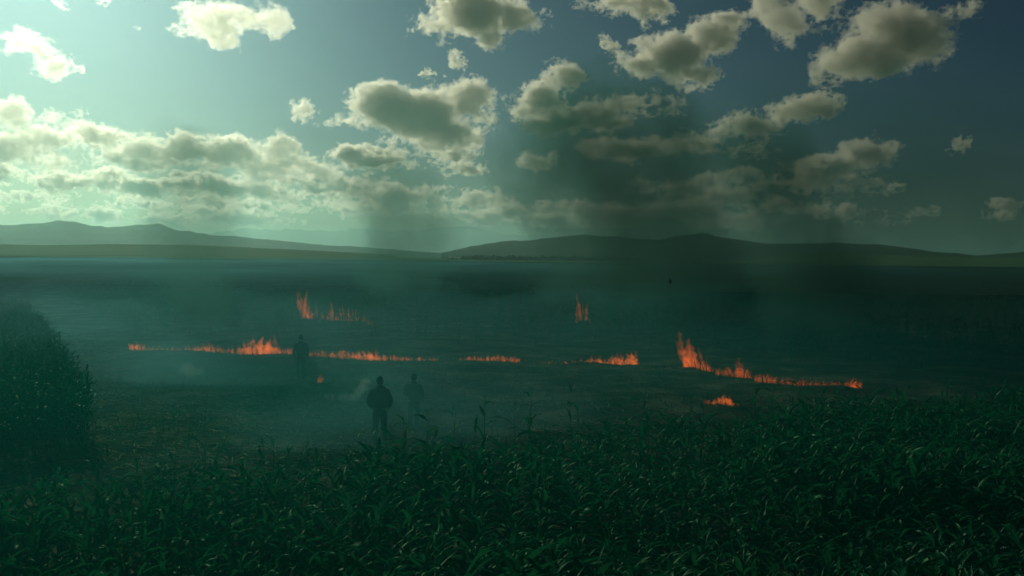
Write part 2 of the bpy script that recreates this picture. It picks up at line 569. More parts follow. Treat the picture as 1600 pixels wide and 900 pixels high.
def column(px_pts, dist, rpx, squash=1.0, drift=0.0):
    """Lumps of a smoke column from photograph points (x, y, radius px) at a distance."""
    out = []
    for i in range(len(px_pts) - 1):
        a, b = px_pts[i], px_pts[i + 1]
        nseg = max(2, int(abs(a[1] - b[1]) / 18))
        for t in np.linspace(0, 1, nseg, endpoint=False):
            x, y, r = [a[k] + (b[k] - a[k]) * t for k in range(3)]
            d = dist + drift * (450 - y) / 450
            p = at(x + rng.uniform(-.65, .65) * r, y + rng.uniform(-.4, .4) * r, d)
            m = d / F_PX
            out.append((p.x, p.y, max(p.z, 0.2), r * m * rng.uniform(.55, 1.15), r * m * squash, r * m * rng.uniform(.6, 1.3)))
    return out


DARK = (0.07, 0.20, 0.18)
SHELLS = (-0.35, -0.2, -0.05, 0.1, 0.25, 0.4)
GS = 'smoke columns over the fires'
smoke('smoke_plume', column([(960, 505, 22), (975, 430, 50), (985, 370, 70), (990, 310, 85), (965, 250, 90), (940, 190, 70), (930, 140, 45)], 78, 1)
      + column([(1040, 470, 40), (1070, 390, 60), (1060, 320, 60), (1100, 240, 60)], 82, 1) + column([(900, 480, 30), (880, 400, 40), (885, 340, 40)], 82, 1), 0.6, SHELLS, DARK, 0.033, 0.6, 4.0, 1.1,
      'broad dark smoke rising behind the middle fire and spreading over the clouds', group=GS)
smoke('smoke_plume', column([(1215, 540, 14), (1225, 460, 30), (1228, 380, 44), (1222, 330, 46), (1200, 270, 40), (1150, 200, 36)], 47, 1)
      + column([(1290, 560, 14), (1320, 470, 34), (1300, 390, 40), (1280, 340, 36)], 46, 1), 0.30, SHELLS, DARK, 0.072, 0.6, 2.2, 1.1,
      'narrow dark smoke rising above the right hand fire', group=GS)
smoke('smoke_plume', column([(330, 530, 18), (318, 450, 34), (305, 380, 46), (292, 320, 50), (285, 270, 50), (300, 235, 36)], 56, 1), 0.40, SHELLS, DARK, 0.030, 0.6, 2.4, 1.1,
      'faint dark smoke rising in front of the left hills', group=GS)
smoke('smoke_plume', column([(600, 470, 20), (612, 420, 40), (622, 370, 56), (628, 325, 50), (600, 275, 46)], 95, 1), 0.6, SHELLS, DARK, 0.020, 0.6, 3.6, 1.1,
      'dark smoke puffing up over the far mountains, behind the far fire', group=GS)
smoke('smoke_plume', [(p.x, p.y, p.z, 7 * f, 5, 3.4 * f) for p, f in [(at(x, y, 62 + rng.uniform(-4, 4)), rng.uniform(.5, 1.1)) for x, y in zip(rng.uniform(1080, 1640, 22), rng.uniform(230, 420, 22))]],
      0.6, (-0.4, -0.15, 0.1, 0.35), DARK, 0.009, 0.6, 4.0, 1.0, 'thin wide smoke drifting low across the right hills', group=GS)

# low drifting smoke: a thick bank between the people and the fires, a thin layer added before to lift the darks, another beyond
def bank(x0, x1, y0, y1, zc, rz, n, rx, ry):
    return [(rng.uniform(x0, x1), rng.uniform(y0, y1), zc * rng.uniform(.6, 1.2), rx * rng.uniform(.7, 1.3), ry * rng.uniform(.7, 1.3), rz * rng.uniform(.7, 1.2)) for _ in range(n)]


LOWC = (0.090, 0.270, 0.32)
LOWC0 = (0.02, 0.38, 0.34)
SM0 = smoke_field(bank(-7, 26, 2, 32, 0.5, 3.6, 48, 9, 8), (0.9, 0.9, 0.5), -0.1, 6.0, 0.25, np.array([23., 8, 11]))  # added foreground veil, there to lift the blacks of the maize
tag(link('smoke', mesh_np('smoke', *SM0, True), volume_material('drifting_smoke', LOWC0, 0.0085, 0.70)),
    'thin smoke added over the foreground maize to lift its darks', kind='stuff')
SM1 = smoke_field(bank(-30, 34, 32, 62, 0.6, 2.0, 70, 9, 5.5) + [(-2.4, 28.2, 0.8, 3.0, 1.6, 2.0), (-4.5, 33, .8, 4, 3, 2.2)], (0.7, 0.7, 0.3), 0.0, 4.5, 0.35, np.array([3., 8, 1]))
tag(link('smoke', mesh_np('smoke', *SM1, True), volume_material('drifting_smoke', LOWC, 0.016, 0.80)),
    'thick pale smoke lying low over the burnt ground and fires', kind='stuff')
SM2 = smoke_field(bank(-140, 160, 60, 300, 0.6, 2.2, 130, 36, 30) + bank(-200, 220, 250, 500, 0.6, 2.2, 90, 50, 40), (4, 4, 0.4), 0.0, 22.0, 0.25, np.array([13., 2, 1]))
tag(link('smoke', mesh_np('smoke', *SM2, True), volume_material('drifting_smoke', LOWC, 0.0045, 0.78)),
    'thin smoke spread across the far dark field', kind='stuff')
SOFT = (-0.5, -0.3, -0.1, 0.1, 0.3, 0.5)
smoke('smoke', [(-8.4, 36.6, 0.8, 2.4, 1.2, 1.7), (-6.4, 36.9, 0.5, 2.4, 1.1, 1.2), (-10.6, 36.9, 0.5, 2.6, 1.2, 1.1), (-12.5, 37.4, 0.4, 2.4, 1.3, .8)], 0.22, SOFT, LOWC, 0.040, 0.74, 2.0, 0.5,
      'soft smoke veiling the dim far figure at the burning line', None, kind='stuff')
smoke('smoke', [(-2.7, 27.0, 0.8, 1.3, 0.6, 1.2), (-1.0, 27.2, 0.5, 1.8, 0.7, 1.0), (0.9, 27.6, .4, 1.8, .8, .7), (-4.2, 27.6, 0.5, 1.6, 0.7, .8), (-3.2, 24.2, .7, 1.6, .6, 1.1), (-1.6, 24.6, .5, 1.4, .6, .8), (-5, 24.4, .4, 1.6, .7, .7)], 0.16, SOFT, LOWC, 0.036, 0.74, 1.6, 0.5,
      'soft smoke veiling the person in the drab jacket', None, kind='stuff')
# two little white wisps on the burnt ground
smoke('smoke_wisp', column([(508, 638, 3), (530, 632, 4), (548, 625, 5), (560, 614, 6), (567, 602, 6), (571, 590, 5)], 32.5, 1), 0.028, (-0.5, -0.2, 0.1, 0.4), (0.72, 0.92, 0.86), 0.68, 0.3, 0.2, 0.9,
      'white wisp of smoke curling up beside the person in the dark jacket', group='white smoke wisps on the burnt ground')
smoke('smoke_wisp', column([(286, 586, 5), (298, 590, 7), (308, 593, 5), (318, 597, 4)], 39.5, 1), 0.035, (-0.5, -0.2, 0.1, 0.4), (0.72, 0.92, 0.86), 0.32, 0.3, 0.26, 0.9,
      'small white smoke puff low over the trampled ground at left', group='white smoke wisps on the burnt ground')
# ------------------------------------------------------------------ maize
def leaf_material(name, dark, light, rough, translucent, spec=0.012):
    m, n, l, out = material(name)
    tc = n.new('ShaderNodeTexCoord'); oi = n.new('ShaderNodeObjectInfo'); geo = n.new('ShaderNodeNewGeometry')
    rnd = n.new('ShaderNodeMath'); rnd.operation = 'ADD'
    l.new(oi.outputs['Random'], rnd.inputs[0]); l.new(geo.outputs['Random Per Island'], rnd.inputs[1])
    fr = n.new('ShaderNodeMath'); fr.operation = 'FRACT'; l.new(rnd.outputs[0], fr.inputs[0])
    c = ramp(n, l, fr.outputs[0], [(0.0, dark), (0.75, light), (0.955, (light[0] * 1.5, light[1] * 1.2, light[2])), (0.965, (0.10, 0.20, 0.13)), (1.0, (0.16, 0.26, 0.17))])  # end stops: a few pale, dry leaves painted in as sun glints
    nz = noise(n, l, tc.outputs['Object'], 9.0, 3)
    c = mixc(n, l, nz, c, dark)
    b = n.new('ShaderNodeBsdfDiffuse'); l.new(c, b.inputs['Color'])
    t = n.new('ShaderNodeBsdfTranslucent')
    l.new(mixc(n, l, 0.45, c, (0.012, 0.18, 0.055)), t.inputs['Color'])
    mt = n.new('ShaderNodeMixShader'); mt.inputs[0].default_value = translucent
    l.new(b.outputs[0], mt.inputs[1]); l.new(t.outputs[0], mt.inputs[2])
    gl = n.new('ShaderNodeBsdfGlossy'); gl.inputs['Roughness'].default_value = rough
    gl.inputs['Color'].default_value = (0.55, 1.0, 0.78, 1)            # waxy green sheen
    mx = n.new('ShaderNodeMixShader'); mx.inputs[0].default_value = spec
    l.new(mt.outputs[0], mx.inputs[1]); l.new(gl.outputs[0], mx.inputs[2])
    l.new(mx.outputs[0], out.inputs['Surface'])
    return m


M_LEAF = leaf_material('maize_leaf', (0.007, 0.078, 0.046), (0.013, 0.145, 0.078), 0.42, 0.42)
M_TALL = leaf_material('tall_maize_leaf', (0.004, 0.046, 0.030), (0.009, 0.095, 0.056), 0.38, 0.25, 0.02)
M_STALK = leaf_material('maize_stalk', (0.012, 0.036, 0.015), (0.022, 0.05, 0.02), 0.5, 0.0)
M_DRY = leaf_material('dry_maize', (0.12, 0.14, 0.10), (0.32, 0.36, 0.26), 0.6, 0.15)


def leaf_arrays(length, width, rise, droop, twist, wave, r, nseg=7):
    """One arching maize leaf from the origin along +X: folded at the midrib, pointed, wavy at the edges."""
    t = np.linspace(0, 1, nseg + 1)
    ang = rise - (rise + droop) * t ** 1.25
    dx = np.cos(ang) * length / nseg; dz = np.sin(ang) * length / nseg
    x = np.concatenate([[0], np.cumsum((dx[:-1] + dx[1:]) / 2)]); z = np.concatenate([[0], np.cumsum((dz[:-1] + dz[1:]) / 2)])
    w = width * np.clip(np.minimum(0.35 + 3.2 * t, 1.0) * (1 - t ** 2.2), 0.0, 1) * 0.5
    tw = twist * t
    ph = r.uniform(0, 6)
    up = 0.35 * w
    wv = wave * np.sin(9 * t + ph) * w
    sx, sz = -np.sin(ang), np.cos(ang)
    V = []
    for i in range(nseg + 1):
        for s, h in ((-1, up[i] + wv[i]), (0, 0.0), (1, up[i] - wv[i])):
            ly = s * w[i] * math.cos(tw[i]); lh = h + s * w[i] * math.sin(tw[i])
            V.append((x[i] + sx[i] * lh, ly, z[i] + sz[i] * lh))
    Q = []
    for i in range(nseg):
        a = 3 * i
        Q += [(a, a + 3, a + 4, a + 1), (a + 1, a + 4, a + 5, a + 2)]
    return np.array(V), np.array(Q)


def stalk_arrays(h, r0, lean, nseg=4, sides=5):
    V, Q = [], []
    for i in range(nseg + 1):
        t = i / nseg
        rr = r0 * (1 - 0.75 * t)
        for k in range(sides):
            a = 2 * math.pi * k / sides
            V.append((rr * math.cos(a) + lean * t * t * h, rr * math.sin(a), h * t))
    for i in range(nseg):
        for k in range(sides):
            k2 = (k + 1) % sides
            Q.append((i * sides + k, i * sides + k2, (i + 1) * sides + k2, (i + 1) * sides + k))
    return np.array(V), np.array(Q)


def rotz(V, a):
    c, s = math.cos(a), math.sin(a)
    return np.stack([V[:, 0] * c - V[:, 1] * s, V[:, 0] * s + V[:, 1] * c, V[:, 2]], 1)


def random_leaf(r, nseg=7, long=1.0):
    return leaf_arrays(r.uniform(.36, .64) * long, r.uniform(.05, .088), r.uniform(.55, 1.35), r.uniform(-.3, 1.3), r.uniform(-1.2, 1.2), r.uniform(.1, .5), r, nseg)


def plant_layout(h, r, nleaf):
    """(height, heading, scale) of each leaf; maize leaves stand in two ranks."""
    a0 = r.uniform(0, 6.28)
    out = []
    for k in range(nleaf):
        t = (k + 0.6) / nleaf
        out.append((h * (0.16 + 0.84 * t), a0 + math.pi * k + r.uniform(-.55, .55), (0.65 + 1.0 * math.sin(math.pi * min(1, 0.15 + 0.75 * t))) * 0.75))
    return out


def plant_arrays(h, r, nleaf, nseg, tassel=False):
    V, Q = stalk_arrays(h * 1.02, 0.013, r.uniform(-.08, .08), 2, 4)
    VS, QS, n = [V], [Q], len(V)
    for z, a, s in plant_layout(h, r, nleaf):
        v, q = random_leaf(r, nseg)
        v = rotz(v * s, a); v[:, 2] += z
        VS.append(v); QS.append(q + n); n += len(v)
    if tassel:
        for k in range(4):
            v, q = leaf_arrays(0.22, 0.014, 1.35, -1.0 + 0.5 * k, 0, 0, r, 2)
            v = rotz(v, r.uniform(0, 6.28)); v[:, 2] += h
            VS.append(v); QS.append(q + n); n += len(v)
    return np.concatenate(VS), np.concatenate(QS)


def crop(name, pts, scales, protos, mat, label):
    """Many plants joined: each a turned, scaled copy of one of the prototypes."""
    VS, QS, n = [], [], 0
    zs = field_z(pts[:, 0], pts[:, 1])
    for (x, y), z, s in zip(pts, zs, scales):
        v, q = protos[rng.integers(len(protos))]
        v = rotz(v * s, rng.uniform(0, 6.28)) * (1, 1, rng.uniform(.9, 1.1))
        v = v + (x, y, z - 0.02)
        VS.append(v); QS.append(q + n); n += len(v)
    o = link(name, mesh_np(name, np.concatenate(VS), np.concatenate(QS), True), mat)
    return tag(o, label, kind='stuff')


# --- the foreground crop: its far edge runs obliquely from near left to far right
EDGE = np.array([(-14, 16.6), (-9, 17.6), (-6, 19.0), (-3.6, 20.6), (-1.0, 22.6), (1.5, 24.6), (5, 26.6), (9, 28.4), (14, 31.0), (22, 34.5)], float)


def crop_edge(x):
    return np.interp(x, EDGE[:, 0], EDGE[:, 1])


def jitter_grid(x0, x1, y0, y1, sx, sy, jx, jy):
    X, Y = np.meshgrid(np.arange(x0, x1, sx), np.arange(y0, y1, sy), indexing='ij')
    p = np.stack([X.ravel(), Y.ravel()], 1)
    return p + np.stack([rng.uniform(-jx, jx, len(p)), rng.uniform(-jy, jy, len(p))], 1)


P = jitter_grid(-16, 22, 5.6, 36, 0.50, 0.30, 0.12, 0.13)
inside = (P[:, 1] < crop_edge(P[:, 0]) + rng.normal(0, 0.5, len(P))) & (np.abs(P[:, 0]) < 0.53 * P[:, 1] + 1.6)
P = P[inside]
d_edge = crop_edge(P[:, 0]) - P[:, 1]
thin = rng.random(len(P)) < np.clip(0.22 + d_edge / 6.0, 0.22, 1)
P, d_edge = P[thin], d_edge[thin]
size = np.where(d_edge < 2.5, 0.74, 1.0) * np.clip(1 + 0.18 * fbm(np.c_[P / 3.0, np.zeros(len(P))], 2), .65, 1.25)
order = np.argsort(P[:, 1] + 0.4 * np.abs(P[:, 0]) / P[:, 1])
P, size = P[order], size[order]
# those shown largest: the nearest ones whose tops lie in the frame
shown = np.where((np.abs(P[:, 0]) < 0.515 * P[:, 1] + 0.15) & (P[:, 1] > 7.6))[0][:300]
is_one = np.zeros(len(P), bool); is_one[shown] = True

rr = np.random.default_rng(11)
leaf_meshes = []
for k in range(14):
    v, q = random_leaf(rr, 8)
    leaf_meshes.append(mesh_np('leaf', v, q, True)); leaf_meshes[-1].materials.append(M_LEAF)
stalk_meshes = []
for k in range(5):
    v, q = stalk_arrays(1.0, 0.014, rr.uniform(-.1, .1), 5, 6)
    stalk_meshes.append(mesh_np('stalk', v, q, True)); stalk_meshes[-1].materials.append(M_STALK)
PLANT_H = 1.0
for (x, y), s in zip(P[is_one], size[is_one]):
    root = empty('maize_plant', (x, y, zat(x, y) - 0.02), rr.uniform(0, 6.28))
    tag(root, 'leafy dark green maize plant in the dense crop nearest the viewer', 'maize plant', 'maize plants at the front of the crop')
    h = PLANT_H * s
    st = link('stalk', stalk_meshes[rr.integers(5)], parent=root)
    st.scale = (s, s, h)
    for z, a, sc in plant_layout(h, rr, 9):
        lf = link('leaf', leaf_meshes[rr.integers(14)], parent=root, loc=(0, 0, z), rotz=a)
        sc *= s * rr.uniform(.9, 1.15)
        lf.scale = (sc, sc, sc)
protos = [plant_arrays(PLANT_H, rr, 9, 6) for _ in range(14)]
crop('maize_crop', P[~is_one], size[~is_one], protos, M_LEAF, 'dense low green maize filling the foreground')
# thin taller stalks standing up along the crop's edge
EP = np.stack([rng.uniform(-9, 19, 80), np.zeros(80)], 1)
EP[:, 1] = crop_edge(EP[:, 0]) + rng.uniform(-3.0, 0.8, 80)
tall = []
for k in range(6):
    tall.append(plant_arrays(rr.uniform(1.25, 1.55), rr, 4, 4, True))
crop('maize_crop', EP, rng.uniform(.75, 1.0, 80), tall, M_LEAF, 'sparse taller maize stalks along the edge of the foreground crop')

# --- the tall block at the left, its side face dark
BL = np.array([(-13.0, 20.6), (-10.2, 24.3), (-32.0, 65.0), (-62.0, 65.0), (-40, 20.6)], float)


def in_poly(p, poly):
    x, y = p[:, 0], p[:, 1]; c = np.zeros(len(p), bool); j = len(poly) - 1
    for i in range(len(poly)):
        xi, yi, xj, yj = *poly[i], *poly[j]
        c ^= ((yi > y) != (yj > y)) & (x < (xj - xi) * (y - yi) / (yj - yi + 1e-12) + xi)
        j = i
    return c


T = jitter_grid(-62, -9, 20, 66, 0.36, 0.32, 0.13, 0.12)
T = T[in_poly(T, BL) & (T[:, 0] > -0.54 * T[:, 1] - 2.2)]
T = T[rng.random(len(T)) < np.clip(1.25 - T[:, 1] / 90, .55, 1)]
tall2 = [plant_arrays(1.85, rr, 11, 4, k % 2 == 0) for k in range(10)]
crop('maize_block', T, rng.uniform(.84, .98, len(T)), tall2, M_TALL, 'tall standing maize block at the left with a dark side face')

# --- standing crop beyond the fire line, plants near it and a canopy farther off
def fire_y(x):
    """Distance of the main fire line across the field."""
    return np.interp(x, [-40, -19.6, -11, -3, 3, 7.5, 11, 14.2, 40], [52, 51.5, 49.5, 48, 48.5, 46, 42, 39.8, 34])


Bp = jitter_grid(-48, 52, 40, 112, 1.15, 0.85, 0.4, 0.35)
Bp = Bp[(Bp[:, 1] > fire_y(Bp[:, 0]) + 4.0 + rng.uniform(0, 1.5, len(Bp)) - 6 * (Bp[:, 0] < -19.5)) & (Bp[:, 0] > -10.2 - 0.536 * (Bp[:, 1] - 24.3) + 5.0) & (np.abs(Bp[:, 0]) < 0.54 * Bp[:, 1] + 2)]
back = [plant_arrays(1.5, rr, 6, 3, k % 2 == 0) for k in range(10)]
crop('far_maize_crop', Bp, rng.uniform(.85, 1.05, len(Bp)), back, M_LEAF, 'standing maize just beyond the burning line, dim through the smoke')
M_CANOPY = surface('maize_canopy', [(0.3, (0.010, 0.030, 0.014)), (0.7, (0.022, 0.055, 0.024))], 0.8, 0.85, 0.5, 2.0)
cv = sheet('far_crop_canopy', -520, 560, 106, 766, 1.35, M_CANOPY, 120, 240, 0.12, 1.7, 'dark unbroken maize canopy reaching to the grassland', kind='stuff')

# --- dry litter on the trampled, burnt ground
LV, LQ, n = [], [], 0
cnt = 0
while cnt < 8500:
    y = rng.uniform(20.5, 64)
    x = rng.uniform(-0.52 * y, 0.30 * y)
    path = 0.8 * math.exp(-((x + 9.0 + 0.54 * (y - 24.3)) / 2.0) ** 2)
    bright = path + math.exp(-((x + 6.2 + 0.12 * (y - 30)) / 4.5) ** 2) * math.exp(-((y - 30) / 9) ** 2)
    if rng.random() > 0.10 + bright or y < crop_edge(x) - 1.0: continue
    if y > fire_y(x) - 1 + 14 * (x < -17): continue
    if x < -10.4 - 0.536 * (y - 24.3): continue
    v, q = leaf_arrays(rng.uniform(.2, .85), rng.uniform(.015, .055), rng.uniform(-.1, .35), rng.uniform(.2, .6), rng.uniform(-2, 2), .3, rng, 3)
    v = rotz(v, rng.uniform(0, 6.28)) + (x, y, zat(x, y) + 0.02)
    LV.append(v); LQ.append(q + n); n += len(v); cnt += 1
tag(link('maize_litter', mesh_np('maize_litter', np.concatenate(LV), np.concatenate(LQ), True), M_DRY),
    'pale dry stalks and leaves strewn over the trampled ground', kind='stuff')
# charred stubble still standing there
SV, SQ, n = [], [], 0
for _ in range(1500):
    y = rng.uniform(22, 49); x = rng.uniform(-0.48 * y, 0.42 * y)
    if y < crop_edge(x) or y > fire_y(x) - 0.5: continue
    v, q = stalk_arrays(rng.uniform(.08, .35), 0.012, rng.uniform(-.8, .8), 2, 4)
    v = rotz(v, rng.uniform(0, 6.28)) + (x, y, zat(x, y) - 0.02)
    SV.append(v); SQ.append(q + n); n += len(v)
M_CHAR = surface('charred_stalk', [(0.3, (0.006, 0.006, 0.006)), (0.7, (0.02, 0.018, 0.016))], 20, 0.85)
tag(link('stubble', mesh_np('stubble', np.concatenate(SV), np.concatenate(SQ), True), M_CHAR), 'short charred stubble on the burnt ground', kind='stuff')
# ------------------------------------------------------------------ fires
def flame_volume(name, color, strength):
    m, n, l, out = material(name)
    e = n.new('ShaderNodeEmission')
    e.inputs['Color'].default_value = (*color, 1); e.inputs['Strength'].default_value = strength
    l.new(e.outputs[0], out.inputs['Volume'])
    return m


M_FLAME = flame_volume('flame', (1.0, 0.165, 0.018), 4.4)
M_FLAME_THIN = flame_volume('thin_flame', (1.0, 0.14, 0.022), 2.0)
M_DULL = flame_volume('dull_flame', (1.0, 0.14, 0.016), 1.8)
M_EMBER = flame_volume('flame_base', (1.0, 0.18, 0.03), 6.0)


def tongue(r, nseg=9, sides=7):
    """A ragged flame tongue of unit height: bulged low, drawn out and twisted above."""
    V, Q = [], []
    ph, bend = r.uniform(0, 6.28, 2), r.uniform(-.35, .35, 2)
    for i in range(nseg + 1):
        t = i / nseg
        rad = 0.27 * (0.55 + 1.5 * t) * (1 - t) ** 0.8 + 0.012
        rad *= r.uniform(.55, 1.45)
        cx = bend[0] * t * t + 0.07 * math.sin(7 * t + ph[0]) * t; cy_ = bend[1] * 0.4 * t * t + 0.05 * math.sin(6 * t + ph[1]) * t
        for k in range(sides):
            a = 2 * math.pi * k / sides + 0.9 * t
            q = rad * r.uniform(.55, 1.45)
            V.append((cx + q * math.cos(a), cy_ + q * math.sin(a), t))
    for i in range(nseg):
        for k in range(sides):
            k2 = (k + 1) % sides
            Q.append((i * sides + k, i * sides + k2, (i + 1) * sides + k2, (i + 1) * sides + k))
    b = len(V); V += [(0, 0, -0.03), (V[-1][0], V[-1][1], 1.03)]
    for k in range(sides):
        k2 = (k + 1) % sides
        Q.append((b, k2, k, k)); Q.append((b + 1, nseg * sides + k, nseg * sides + k2, nseg * sides + k2))
    return np.array(V), Q


def poly_mesh(name, V, Q, mat):
    me = bpy.data.meshes.new(name)
    me.from_pydata([tuple(v) for v in V], [], [tuple(dict.fromkeys(q)) for q in Q])
    me.update(); me.materials.append(mat)
    return me


fr = np.random.default_rng(23)
TONGUES = [poly_mesh('flame', *tongue(fr), M_FLAME) for _ in range(9)]
THIN = [poly_mesh('flame', *tongue(fr), M_FLAME_THIN) for _ in range(7)]
DULL = [poly_mesh('flame', *tongue(fr), M_DULL) for _ in range(8)]
BASES = [tongue(fr, 4, 5) for _ in range(8)]


def fire(label, pts, ntong, bed, group=None, dist=None, stems=0, lean=0.0, name='fire_line', faint=False, dull=False):
    """pts: (x, y of the ground, flame height) in photograph pixels along the burning edge; dist fixes the distance when the foot is hidden."""
    pts = np.array(pts, float)
    def place(u):
        px = np.interp(u, np.linspace(0, 1, len(pts)), pts[:, 0]); py = np.interp(px, pts[:, 0], pts[:, 1]); hp = np.interp(px, pts[:, 0], pts[:, 2])
        p = ground_at(px, py) if dist is None else at(px, py, dist)
        return p, hp * p.y / F_PX
    mid, _ = place(0.5)
    root = empty(name, (mid.x, mid.y, zat(mid.x, mid.y) if dist is None else mid.z))
    tag(root, label, 'fire', group)
    o0 = Vector(root.location)
    V, Q, n = [], [], 0
    for _ in range(bed):
        p, h = place(fr.uniform(0, 1))
        hh = min(h, .5) * fr.uniform(.25, .75) + 0.05
        v, q = BASES[fr.integers(8)]
        w = hh * fr.uniform(.6, 1.1)
        v = v * (w, w, hh) + (p.x - o0.x, p.y - o0.y + fr.uniform(-.25, .25), p.z - o0.z)
        V.append(v); Q += [tuple(i + n for i in f) for f in q]; n += len(v)
    link('flame_bed', poly_mesh('flame_bed', np.concatenate(V), Q, M_FLAME if faint else M_DULL if dull else M_EMBER), parent=root)['kind'] = 'stuff'
    for k in range(ntong):
        p, h = place((k + fr.uniform(0, 1)) / ntong)
        hh = h * fr.uniform(.5, 1.3) * (0.78 if dull else 1)
        thin = faint or fr.random() < 0.45
        f = link('flame', (THIN[fr.integers(7)] if thin else DULL[fr.integers(8)] if dull else TONGUES[fr.integers(9)]), parent=root,
                 loc=(p.x - o0.x, p.y - o0.y + fr.uniform(-.3, .3), p.z - o0.z - 0.02), rotz=fr.uniform(0, 6.28))
        wd = (0.5 * hh + 0.18) * fr.uniform(.6, 1.25) * (0.5 if faint else 0.75 if dull else 1)
        f.scale = (wd, wd, hh * (1.15 if thin else 0.85))
        f.rotation_euler.y = lean + fr.uniform(-.2, .2)
        f.rotation_euler.z = fr.uniform(-.5, .5)
    for k in range(stems):
        p, h = place(fr.uniform(0.02, .98))
        v, q = stalk_arrays(h * fr.uniform(.4, 1.0), 0.02, fr.uniform(-.9, .9), 5, 5)
        v = rotz(v, fr.uniform(-.6, .6) + (0 if fr.random() < .5 else math.pi))
        link('charred_stalk', mesh_np('charred_stalk', v, q, True), M_CHAR, parent=root,
             loc=(p.x - o0.x, p.y - o0.y - 0.4 - fr.uniform(0, .2), p.z - o0.z))
    return root


fire('long low burning line at the far left, with a tall burst of flame', [(204, 546, 14), (225, 547, 10), (262, 548, 6), (300, 550, 10), (322, 551, 18), (350, 552, 9), (375, 553, 14), (395, 553, 26), (412, 553, 28), (425, 553, 24), (440, 553, 12), (460, 554, 13)], 90, 170)
fire('even burning line right of the dim far figure', [(480, 556, 10), (520, 558, 14), (548, 560, 11), (575, 562, 16), (595, 563, 12), (640, 563, 8), (684, 564, 5)], 66, 140)
fire('short thin burning strip in the middle of the field', [(716, 563, 4), (745, 564, 10), (770, 565, 12), (800, 566, 10), (812, 566, 7)], 28, 56)
fire('ragged flames at centre right, spiking at their right end', [(842, 568, 3), (880, 569, 7), (915, 570, 10), (928, 570, 16), (948, 571, 14), (963, 571, 26), (975, 571, 12), (988, 572, 24), (996, 572, 12)], 40, 70)
fire('row of tiny flames creeping between two larger fires', [(1000, 573, 3), (1030, 575, 3), (1066, 577, 4)], 6, 14)
fire('tallest leaning blaze with a drawn-up tongue and black stalks', [(1070, 576, 68), (1076, 577, 52), (1086, 578, 52), (1096, 580, 42), (1106, 582, 34), (1114, 583, 22)], 42, 34, stems=8, lean=-0.2, dull=True)
fire('bushy flames just right of the tallest blaze', [(1120, 587, 24), (1135, 588, 20), (1150, 589, 22), (1160, 590, 32), (1168, 591, 20), (1175, 592, 10)], 44, 60, stems=6, lean=-0.1, dull=True)
fire('small clump of flames between two gaps on the right', [(1179, 596, 13), (1192, 597, 19), (1205, 598, 17), (1213, 599, 12)], 26, 46, stems=4, dull=True)
fire('long low fire at the right end of the burning line', [(1220, 601, 13), (1245, 603, 15), (1270, 605, 14), (1300, 607, 14), (1325, 608, 18), (1335, 608, 24), (1344, 608, 14)], 80, 150, stems=12, dull=True)
fire('isolated ground fire in front of the right hand flames', [(1098, 631, 4), (1108, 631, 8), (1118, 631, 8), (1126, 631, 12), (1133, 632, 20), (1140, 632, 12), (1153, 633, 4)], 14, 26, name='spot_fire')
fire('lone small flame on the burnt ground below the burning line', [(498, 597, 8), (500, 597, 13), (503, 596, 8)], 4, 4, name='spot_fire', lean=0.3)
fire('speckled far flames rising through crop at left, tallest at one end', [(470, 497, 40), (476, 497, 38), (484, 498, 22), (498, 499, 16), (512, 500, 10), (518, 500, 24), (526, 501, 8), (538, 501, 20), (550, 502, 18), (568, 503, 12), (578, 507, 6), (592, 510, 5)], 64, 16, dist=60, name='far_fire', faint=True)
fire('faint far flames seen dimly through smoke near the middle', [(896, 506, 14), (904, 502, 28), (910, 500, 34), (918, 500, 30), (924, 508, 8), (945, 512, 6), (962, 513, 5)], 14, 6, dist=62, name='far_fire', faint=True)
# ------------------------------------------------------------------ people
def cloth(name, a, b, scale=14.0, rough=0.85):
    return surface(name, [(0.35, a), (0.65, b)], scale, rough, 0.006, 40.0)


M_SKIN = surface('skin', [(0.4, (0.20, 0.13, 0.10)), (0.6, (0.26, 0.17, 0.13))], 6.0, 0.55)
M_HAIR = surface('dark_hair', [(0.4, (0.008, 0.008, 0.008)), (0.6, (0.02, 0.018, 0.016))], 40.0, 0.6)
M_BOOT = surface('boot_leather', [(0.4, (0.01, 0.01, 0.01)), (0.6, (0.02, 0.018, 0.016))], 9.0, 0.6)


def skin_body(name, chains, mat, parent, subdiv=1):
    """One continuous skin: chains of (x, y, z, radius, or (rx, ry)) joined by shared points."""
    me = bpy.data.meshes.new(name)
    pts, edges, rad, key = [], [], [], {}
    for ch in chains:
        prev = None
        for c in ch:
            k = tuple(round(v, 4) for v in c[:3])
            if k not in key:
                key[k] = len(pts); pts.append(c[:3]); rad.append(c[3])
            if prev is not None and prev != key[k]: edges.append((prev, key[k]))
            prev = key[k]
    me.from_pydata(pts, edges, [])
    o = bpy.data.objects.new(name, me); COL.objects.link(o)
    sk = o.modifiers.new('skin', 'SKIN')
    sk.use_smooth_shade = True
    lay = me.skin_vertices[0].data
    for i, r in enumerate(rad):
        lay[i].radius = (r, r) if isinstance(r, (int, float)) else r
    lay[0].use_root = True
    s = o.modifiers.new('subd', 'SUBSURF'); s.levels = subdiv; s.render_levels = subdiv
    bpy.context.view_layer.update()
    dg = bpy.context.evaluated_depsgraph_get()
    out = bpy.data.meshes.new_from_object(o.evaluated_get(dg))
    bpy.data.objects.remove(o)
    out.name = name; out.materials.clear(); out.materials.append(mat)
    for p in out.polygons: p.use_smooth = True
    return link(name, out, parent=parent)


